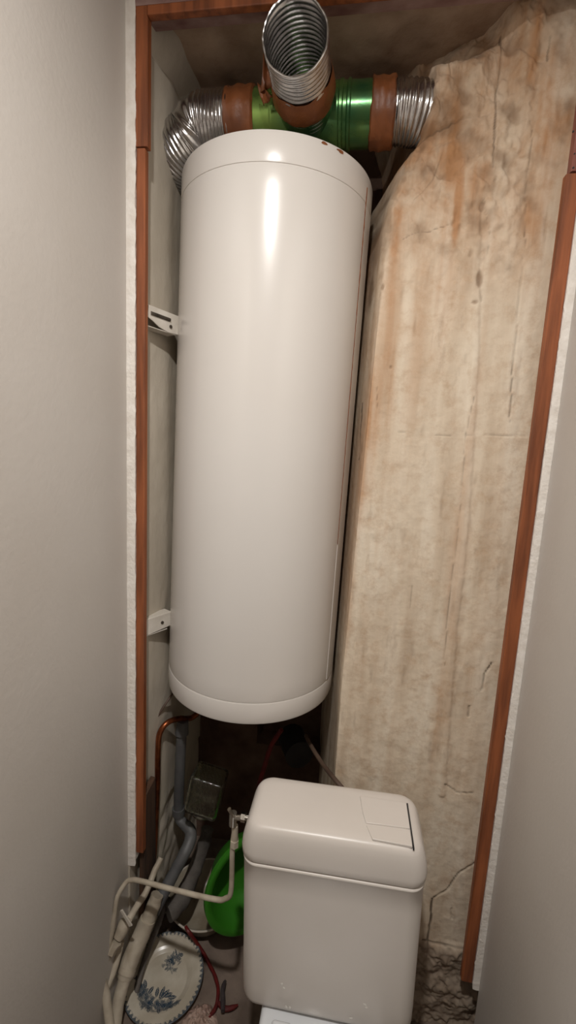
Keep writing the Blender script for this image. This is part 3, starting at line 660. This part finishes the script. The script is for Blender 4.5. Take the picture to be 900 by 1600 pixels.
tb = pp([(478, 1150, 1.30), (490, 1172, 1.22), (505, 1195, 1.15), (520, 1214, 1.085), (540, 1238, 1.05), (556, 1262, 1.04)])
tag(obj('brown_cable', MB().tube(tb, .0062, 10, 7), M['cable']), 'stout brown cable slanting down from the heater to behind the cistern', 'cable')
rw = pp([(440, 1140, 1.33), (424, 1165, 1.33), (414, 1195, 1.32), (404, 1230, 1.31), (398, 1270, 1.30)])
tag(obj('red_cable', MB().tube(rw, .008, 10, 7), M['red']), 'red cable hanging under the heater behind the cistern', 'cable')

# ================================================================== THINGS ON THE ALCOVE FLOOR
# patterned plate
pc = (-.455, 1.052); 
PM = Matrix.Translation((pc[0], pc[1], .004)) @ Matrix.Rotation(math.radians(3), 4, 'X')
pr = [(0, .0035), (.055, .0035), (.068, .005), (.076, .010), (.083, .0135), (.112, .0205), (.1155, .0215), (.117, .020), (.115, .018), (.085, .0095), (.07, .001), (.066, -.002), (.05, -.002), (.0, -.001)]
pr = [(max(r, .0003), z) for r, z in pr]
def plate_mesh():
    rs = np.concatenate([np.linspace(.0005, .117, 240), np.array([p[0] for p in pr[8:]])])
    zs_ = np.concatenate([np.interp(np.linspace(.0005, .117, 240), [p[0] for p in pr[:8]], [p[1] for p in pr[:8]]), np.array([p[1] for p in pr[8:]])])
    mb = MB().lathe(list(zip(rs, zs_)), 420)
    v = np.array([tuple(p) for p in mb.v]); X, Y = v[:, 0], v[:, 1]; R_ = np.hypot(X, Y); A_ = np.arctan2(Y, X); ink = np.zeros(len(v)); r_ = random.Random(5)
    def leaf(cx_, cy_, a, l, w_, t):
        nonlocal ink
        dx_, dy_ = X - cx_, Y - cy_; m_ = np.abs(dx_) + np.abs(dy_) < l * 1.6
        u = (dx_[m_] * math.cos(a) + dy_[m_] * math.sin(a)) / l; q_ = (-dx_[m_] * math.sin(a) + dy_[m_] * math.cos(a)) / w_
        ins = np.abs(q_) < (1 - u * u) * .9; vein = (np.abs(q_) < .12) | (np.abs(np.sin(u * 9 + np.abs(q_) * 3)) < .2)
        ink[m_] = np.maximum(ink[m_], np.where(ins & (np.abs(u) < 1), np.where(vein, t * .35, t), 0))
    def flower(cx_, cy_, r0_):
        for k in range(7): leaf(cx_ + r0_ * .6 * math.cos(k * .9), cy_ + r0_ * .6 * math.sin(k * .9), k * .9, r0_ * .55, r0_ * .28, r_.uniform(.45, .9))
        leaf(cx_, cy_, 0, r0_ * .3, r0_ * .3, 1)
    for k in range(130):
        t = r_.uniform(-1, 1); x_ = .074 * t; y_ = -.044 - .024 * (1 - t * t) + r_.uniform(-.014, .020) * (1.15 - abs(t)) + .014 * abs(t)
        leaf(x_, y_, r_.uniform(0, PI), r_.uniform(.006, .012), r_.uniform(.0025, .005), r_.uniform(.55, 1))
    for x_, y_, q_ in ((-.038, -.048, .015), (-.008, -.060, .017), (.024, -.052, .015), (.050, -.038, .012)): flower(x_, y_, q_)
    for x_, y_, a, l in ((.014, -.032, 1.7, .014), (.024, -.030, 1.2, .012), (.034, -.028, .8, .010), (.048, -.028, .5, .010), (-.045, -.035, 2.4, .010), (0, -.036, 2.0, .010), (-.02, -.04, 1.4, .009)): leaf(x_, y_ + .004, a, l * 1.3, .006, 1)
    flower(-.014, .046, .016); flower(.004, .062, .012)
    for k in range(34): leaf(-.006 + r_.uniform(-.020, .024), .052 + r_.uniform(-.028, .024), r_.uniform(0, PI), r_.uniform(.005, .010), r_.uniform(.002, .004), r_.uniform(.5, 1))
    saw = np.abs(((A_ * 54 / (2 * PI)) % 1) - .5) * 2
    b0 = (R_ > .1145) * .85; b1 = ((R_ > .1055 + saw * .009) & (R_ < .1155)) * .8; b2 = (np.abs(R_ - .1075 - .0015 * np.sin(A_ * 31)) < .0007) * .35
    top = np.arange(len(v)) < 420 * 240
    ink = np.where(top, np.maximum(np.maximum(ink * (R_ < .09), b0), np.maximum(b1, b2)), 0) * (.8 + .4 * vnoise(X * 900, Y * 900, 3))
    return mb, np.clip(ink, 0, 1)
def platemat():
    m = mat('blue_transfer_pottery', (206, 198, 182), (186, 176, 158), rough=.25, scale=16); N = m.node_tree.nodes; L = m.node_tree.links; b = N['Principled BSDF']
    src = b.inputs['Base Color'].links[0].from_socket; a = N.new('ShaderNodeAttribute'); a.attribute_name = 'ink'
    mx = N.new('ShaderNodeMix'); mx.data_type = 'RGBA'; L.new(a.outputs['Fac'], mx.inputs[0]); L.new(src, mx.inputs[6]); mx.inputs[7].default_value = lin((34, 58, 78)); L.new(mx.outputs[2], b.inputs['Base Color'])
    return m
mb, ink = plate_mesh(); me_o = obj('dinner_plate', mb, platemat(), origin=(0, 0, 0), angle=60)
_at = me_o.data.attributes.new('ink', 'FLOAT', 'POINT'); _at.data.foreach_set('value', ink.astype(np.float32))
me_o.location = (pc[0], pc[1], .010); me_o.rotation_euler = (math.radians(5), math.radians(0), math.radians(-14))
tag(me_o, 'round plate with blue flower pattern and scalloped blue border on the floor', 'plate')

# white enamel basin under the pipes
bcx, bcy = -.403, 1.272
pr = [(.0005, .010), (.06, .010), (.085, .018), (.105, .045), (.118, .075), (.124, .080), (.126, .078), (.120, .072), (.108, .040), (.088, .010), (.06, 0), (.0005, 0)]
basin = thing('enamel_basin', (bcx, bcy, .001), 'shallow whitish round basin on the floor under the pipes', 'basin')
obj('bowl', MB().lathe(pr, 64, Matrix.Translation((bcx, bcy, .001))), M['basin'], basin, angle=60)
mb = MB().tube([Vector((bcx + .125 * math.cos(2 * PI * k / 40), bcy + .125 * math.sin(2 * PI * k / 40), .0795)) for k in range(41)], .003, 8, 2)
tag(obj('rim', mb, M['basinrim'], basin), 'paler rolled rim')

# green basin leaning behind the cistern
gc = Vector((-.222, 1.185, .252)); gr = .157
GM = Matrix.Translation(gc) @ Matrix.Rotation(math.radians(38), 4, 'Z') @ Matrix.Rotation(math.radians(84), 4, 'X')
pr = [(.0005, -.09), (.085, -.09), (.105, -.08), (.122, -.04), (.135, -.004), (.139, 0), (gr - .004, .002), (gr, 0), (gr, -.012), (gr - .004, -.012), (gr - .008, -.004), (.140, -.007), (.127, -.04), (.109, -.085), (.09, -.095), (.0005, -.095)]
tag(obj('green_basin', MB().lathe(pr, 72, GM), M['greenpl'], angle=50), 'bright green plastic washing up bowl leaning on edge behind the cistern', 'basin')

# glass jar on its side
ja, jb, jc, jd = (at_y(305, 1202, 1.20), at_y(358, 1215, 1.20), at_y(340, 1283, 1.20), at_y(288, 1262, 1.20))
jcx = (ja + jb + jc + jd) / 4; ux = ((jb - ja) + (jc - jd)).normalized(); uz = ((ja - jd) + (jb - jc)); uz = (uz - ux * uz.dot(ux)).normalized(); uy = uz.cross(ux)
JM = Matrix((ux, uy, uz)).transposed().to_4x4(); JM.translation = jcx
jw = ((jb - ja).length + (jc - jd).length) / 4; jh = ((ja - jd).length + (jb - jc).length) / 4 * .86; jw *= .95; JM.translation = jcx + Vector((0, 0, .012))
mb = MB().rbox((0, 0, 0), jw, jw * .8, jh, .014, 5, JM)
inn = MB().rbox((0, 0, .002), jw - .005, jw * .8 - .005, jh - .006, .011, 5, JM); 
k = len(mb.v); mb.v += inn.v; mb.f += [tuple(i + k for i in reversed(q_)) for q_ in inn.f]
jar = thing('glass_jar', tuple(jcx - uz * jh), 'clear square glass jar wedged beside the grey drain pipe', 'jar')
def rawobj(name, mb, material, parent):
    me = bpy.data.meshes.new(name); org = WORLD[parent.name]
    me.from_pydata([tuple(np.array(tuple(p)) - org) for p in mb.v], [], mb.f); me.update(); me.shade_smooth(); me.set_sharp_from_angle(angle=math.radians(50)); me.materials.append(material)
    o = bpy.data.objects.new(name, me); COL.objects.link(o); o.parent = parent; WORLD[name] = org; return o
rawobj('body', mb, M['glass'], jar)
obj('neck', MB().lathe([(jw * .62, 0), (jw * .66, .002), (jw * .66, .010), (jw * .60, .012), (jw * .58, .010), (jw * .58, .002), (jw * .62, 0)], 40, JM @ Matrix.Translation((0, 0, -jh - .012))), M['glass'], jar)

# red sleeved cable over the floor with a grey connector
fz = .012
rc = [at_z(a, b_, z_) for a, b_, z_ in ((290, 1448, .085), (296, 1458, .08), (312, 1480, .03), (326, 1504, .012), (337, 1528, .012), (341, 1550, .014), (338, 1572, .012), (326, 1592, .01), (316, 1612, .01))]
rcab = thing('red_cable', tuple(at_z(340, 1550, 0)), 'red cable lying on the floor beside the plate with a grey connector', 'cable')
obj('cable', MB().tube(rc, .0055, 10, 7).jitter(.002, 50, 3), M['red'], rcab)
obj('cable_branch', MB().tube([at_z(a, b_, .012) for a, b_ in ((340, 1566), (352, 1576), (364, 1574), (372, 1570))], [.005, .007, .006, .002], 10, 6), M['red'], rcab)
obj('connector', MB().tube([at_z(a, b_, .022) for a, b_ in ((353, 1532), (349, 1540), (348, 1560), (348, 1580))], [.003, .006, .0075, .006], 8, 5).jitter(.002, 60, 3), M['connector'], rcab)

# crumpled plastic bag and rubble near the toilet
def crumpled(name, cx_, cy_, rx, ry, h, mtl, seed, label, cat):
    mb = MB(); n = 30; vs = []
    for j in range(n + 1):
        for i in range(n + 1):
            u, v = i / n * 2 - 1, j / n * 2 - 1; rr = max(abs(u), abs(v)); fall = 1 - rr ** 3
            a = float(fbm(np.array(u * 3.1 + seed), np.array(v * 3.1), 4, seed)); 
            rad = math.hypot(u, v) + 1e-6; sc = rr / rad
            vs.append(Vector((cx_ + rx * u * sc * (1 + .35 * a), cy_ + ry * v * sc * (1 - .35 * a), .001 + max(0, h * fall * (.55 + 2.2 * abs(a))))))
    fs = [(j * (n + 1) + i, j * (n + 1) + i + 1, (j + 1) * (n + 1) + i + 1, (j + 1) * (n + 1) + i) for j in range(n) for i in range(n)]
    mb.add(vs, fs); return tag(obj(name, mb, mtl, angle=25), label, cat)
crumpled('plastic_bag', -.315, .975, .05, .05, .025, M['paper'], 6, 'crumpled pinkish plastic bag on the floor beside the toilet', 'bag')

# weathered board at the bottom of the left batten
mb = MB().box((-.538, 1.058, Z(-1.42)), (-.520, 1.13, Z(-1.0)), Matrix.Identity(4)).jitter(.01, 15, 4)
tag(obj('broken_board', mb, M['darkwood'], bevel=.002), 'broken dark board stub behind the foot of the left batten', 'board')
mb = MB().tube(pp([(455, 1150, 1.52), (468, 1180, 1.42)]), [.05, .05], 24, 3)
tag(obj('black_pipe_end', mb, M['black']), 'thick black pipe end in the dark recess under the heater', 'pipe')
